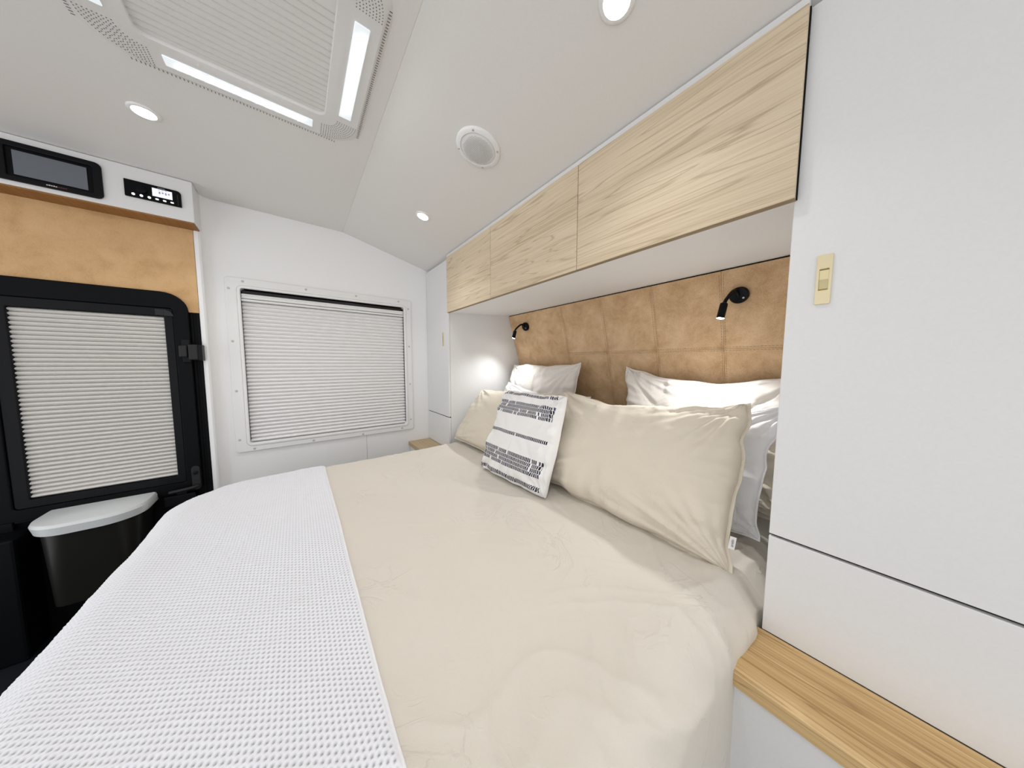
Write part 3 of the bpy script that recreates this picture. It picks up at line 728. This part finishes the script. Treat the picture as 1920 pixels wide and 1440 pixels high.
# perforated corners
pm = MB()
for qx in (-1, 1):
    for qy in (-1, 1):
        cx, cy = HX+qx*(.372-.130), HY+qy*(.372*.985-.130)
        for rr_ in np.arange(.052, .128, .0085):
            na = max(4, int(rr_*math.pi/2/.0085))
            for k in range(na+1):
                a = k/na*math.pi/2
                x_, y_ = cx+qx*rr_*math.cos(a), cy+qy*rr_*math.sin(a)
                pm.lathe((x_, y_, zf-.0008), (0, 0, -1), [(.0015, -.001), (.0015, .0003)], 5)
for k in range(60):
    a = (k-29.5)*.0098
    for sg in (-1, 1):
        pm.box(HX+a-.0012, HX+a+.0012, HY+sg*.3765*.985-.004, HY+sg*.3765*.985+.004, CZ-.0105, CZ-.0095)
        pm.box(HX+sg*.3765-.004, HX+sg*.3765+.004, HY+a-.0012, HY+a+.0012, CZ-.0105, CZ-.0095)
tag(pm.build('perforations', plain('vent_hole', (.16, .15, .14), .8), rh), kind='stuff')

# ================================================================ LOCKER, MONITOR, RADIO, BIN
LX = -2.455
lk = thing('overhead_locker', (-2.52, -1.1, .795), 'white overhead locker with timber underside above the entry door', 'locker')
MB().box(-2.64, LX, -1.88, -.436, .803, CZ-.002).build('body', WHITE, lk, bevel=.003)
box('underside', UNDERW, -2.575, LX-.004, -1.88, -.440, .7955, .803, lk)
mo = thing('monitor', (LX, -.88, .82), 'black framed monitor with grey screen set in the overhead locker', 'monitor')
YM0, YM1, ZM0, ZM1 = -1.045, -.744, .822, .996
bz = MB()
o1, i1 = rrect(YM0, YM1, ZM0, ZM1, .022), rrect(-1.005, -.772, .844, .972, .006)
bz.ring(o1, i1, 0, LX, LX+.012)
bz.build('bezel', BLACK2, mo, bevel=.004, seg=3)
SCR, nt, bs = new_mat('monitor_screen'); bs.inputs['Base Color'].default_value = (.13, .145, .17, 1); bs.inputs['Roughness'].default_value = .25
box('screen_surround', BLACK, LX, LX+.004, -1.006, -.771, .843, .973, mo)
box('screen', SCR, LX+.004, LX+.005, -.988, -.790, .853, .960, mo)
mk = MB()
for k in range(5): mk.box(LX+.0118, LX+.0126, -.905+k*.0062, -.9005+k*.0062, .8315, .8355+.001*(k % 2))
mk.build('logo_white', plain('logo_white', (.6, .6, .6), .5), mo)
mk = MB()
for k in range(4): mk.box(LX+.0118, LX+.0126, -.873+k*.0062, -.8685+k*.0062, .8315, .8355)
mk.build('logo_red', plain('logo_red', (.16, .02, .02), .5), mo)
rd = thing('radio', (LX, -.58, .87), 'black radio panel with lit display and row of white buttons', 'radio')
MB().prism(rrect(-.677, -.480, .870, .955, (.002, .002, .016, .002)), 0, LX, LX+.010).build('faceplate', BLACK, rd, bevel=.002)
box('display', LCD, LX+.010, LX+.0108, -.583, -.512, .898, .940, rd)
tx = MB()
for k in range(4): tx.box(LX+.0107, LX+.0112, -.560+k*.011, -.554+k*.011, .915+.004*(k % 2), .927)
for k in range(3): tx.box(LX+.0107, LX+.0112, -.562+k*.012, -.554+k*.012, .934, .9365)
tx.build('display_characters', plain('lcd_ink', (.42, .44, .52), .5), rd)
tx = MB()
for k in range(6): tx.box(LX+.0099, LX+.0106, -.563+k*.0045, -.5597+k*.0045, .9445, .9475)
tx.build('brand_lettering', plain('lettering_grey', (.32, .32, .33), .5), rd)
for k in range(6):
    yb = -.648+k*.0268; zb = .8845-.0002*k
    if k < 3: MB().lathe((LX+.010, yb, zb), (1, 0, 0), [(.0060, 0), (.0060, .002), (.004, .003)], 14).build('button', BTN, rd, smooth=40)
    else: MB().prism(rrect(yb-.006, yb+.006, zb-.0038, zb+.0038, .003, 4), 0, LX+.010, LX+.0125).build('button', BTN, rd)
MB().lathe((LX+.010, -.618, .915), (1, 0, 0), [(.020, 0), (.019, .010), (.016, .012)], 24).build('volume_knob', BLACK, rd, smooth=40)
box('edge_strip', DARKGREY, LX+.010, LX+.0112, -.494, -.491, .876, .935, rd)

bn = thing('waste_bin', (-2.46, -.88, -1.25), 'dark waste bin with pale grey lid hung on the entry door', 'bin')
def dshape(xb, xf, y0, y1, r, n=10):
    pts = [(xb, y0)]
    for k in range(n+1):
        t = -math.pi/2 + k/n*math.pi/2; pts.append((xf-r+r*math.cos(t), y0+r+r*math.sin(t)))
    for k in range(n+1):
        t = k/n*math.pi/2; pts.append((xf-r+r*math.cos(t), y1-r+r*math.sin(t)))
    return pts+[(xb, y1)]
def loft(loops_, name, mat, parent, bevel=0):
    m = MB(); n_ = len(loops_[0][0]); v = []; f = []
    for pts, z in loops_: v += [(p[0], p[1], z) for p in pts]
    for i in range(len(loops_)-1):
        for k in range(n_): f.append((i*n_+k, i*n_+(k+1) % n_, (i+1)*n_+(k+1) % n_, (i+1)*n_+k))
    f += [tuple(range(n_-1, -1, -1)), tuple(range((len(loops_)-1)*n_, len(loops_)*n_))]
    m.add(v, f); return m.build(name, mat, parent, bevel, smooth=35)
BINM = plain('dark_bin_plastic', (.012, .0115, .0105), .32, spec=.3)
loft([(dshape(-2.585, -2.405, -1.022, -.755, .055), -1.225), (dshape(-2.585, -2.355, -1.035, -.712, .10), -.815)], 'body', BINM, bn)
LIDM = plain('pale_grey_lid', (.66, .69, .70), .3)
lid = loft([(dshape(-2.597, -2.322, -1.050, -.700, .135), -.826), (dshape(-2.597, -2.312, -1.056, -.694, .138), -.786), (dshape(-2.597, -2.318, -1.051, -.699, .135), -.773), (dshape(-2.594, -2.328, -1.043, -.707, .128), -.769)], 'lid', LIDM, bn)
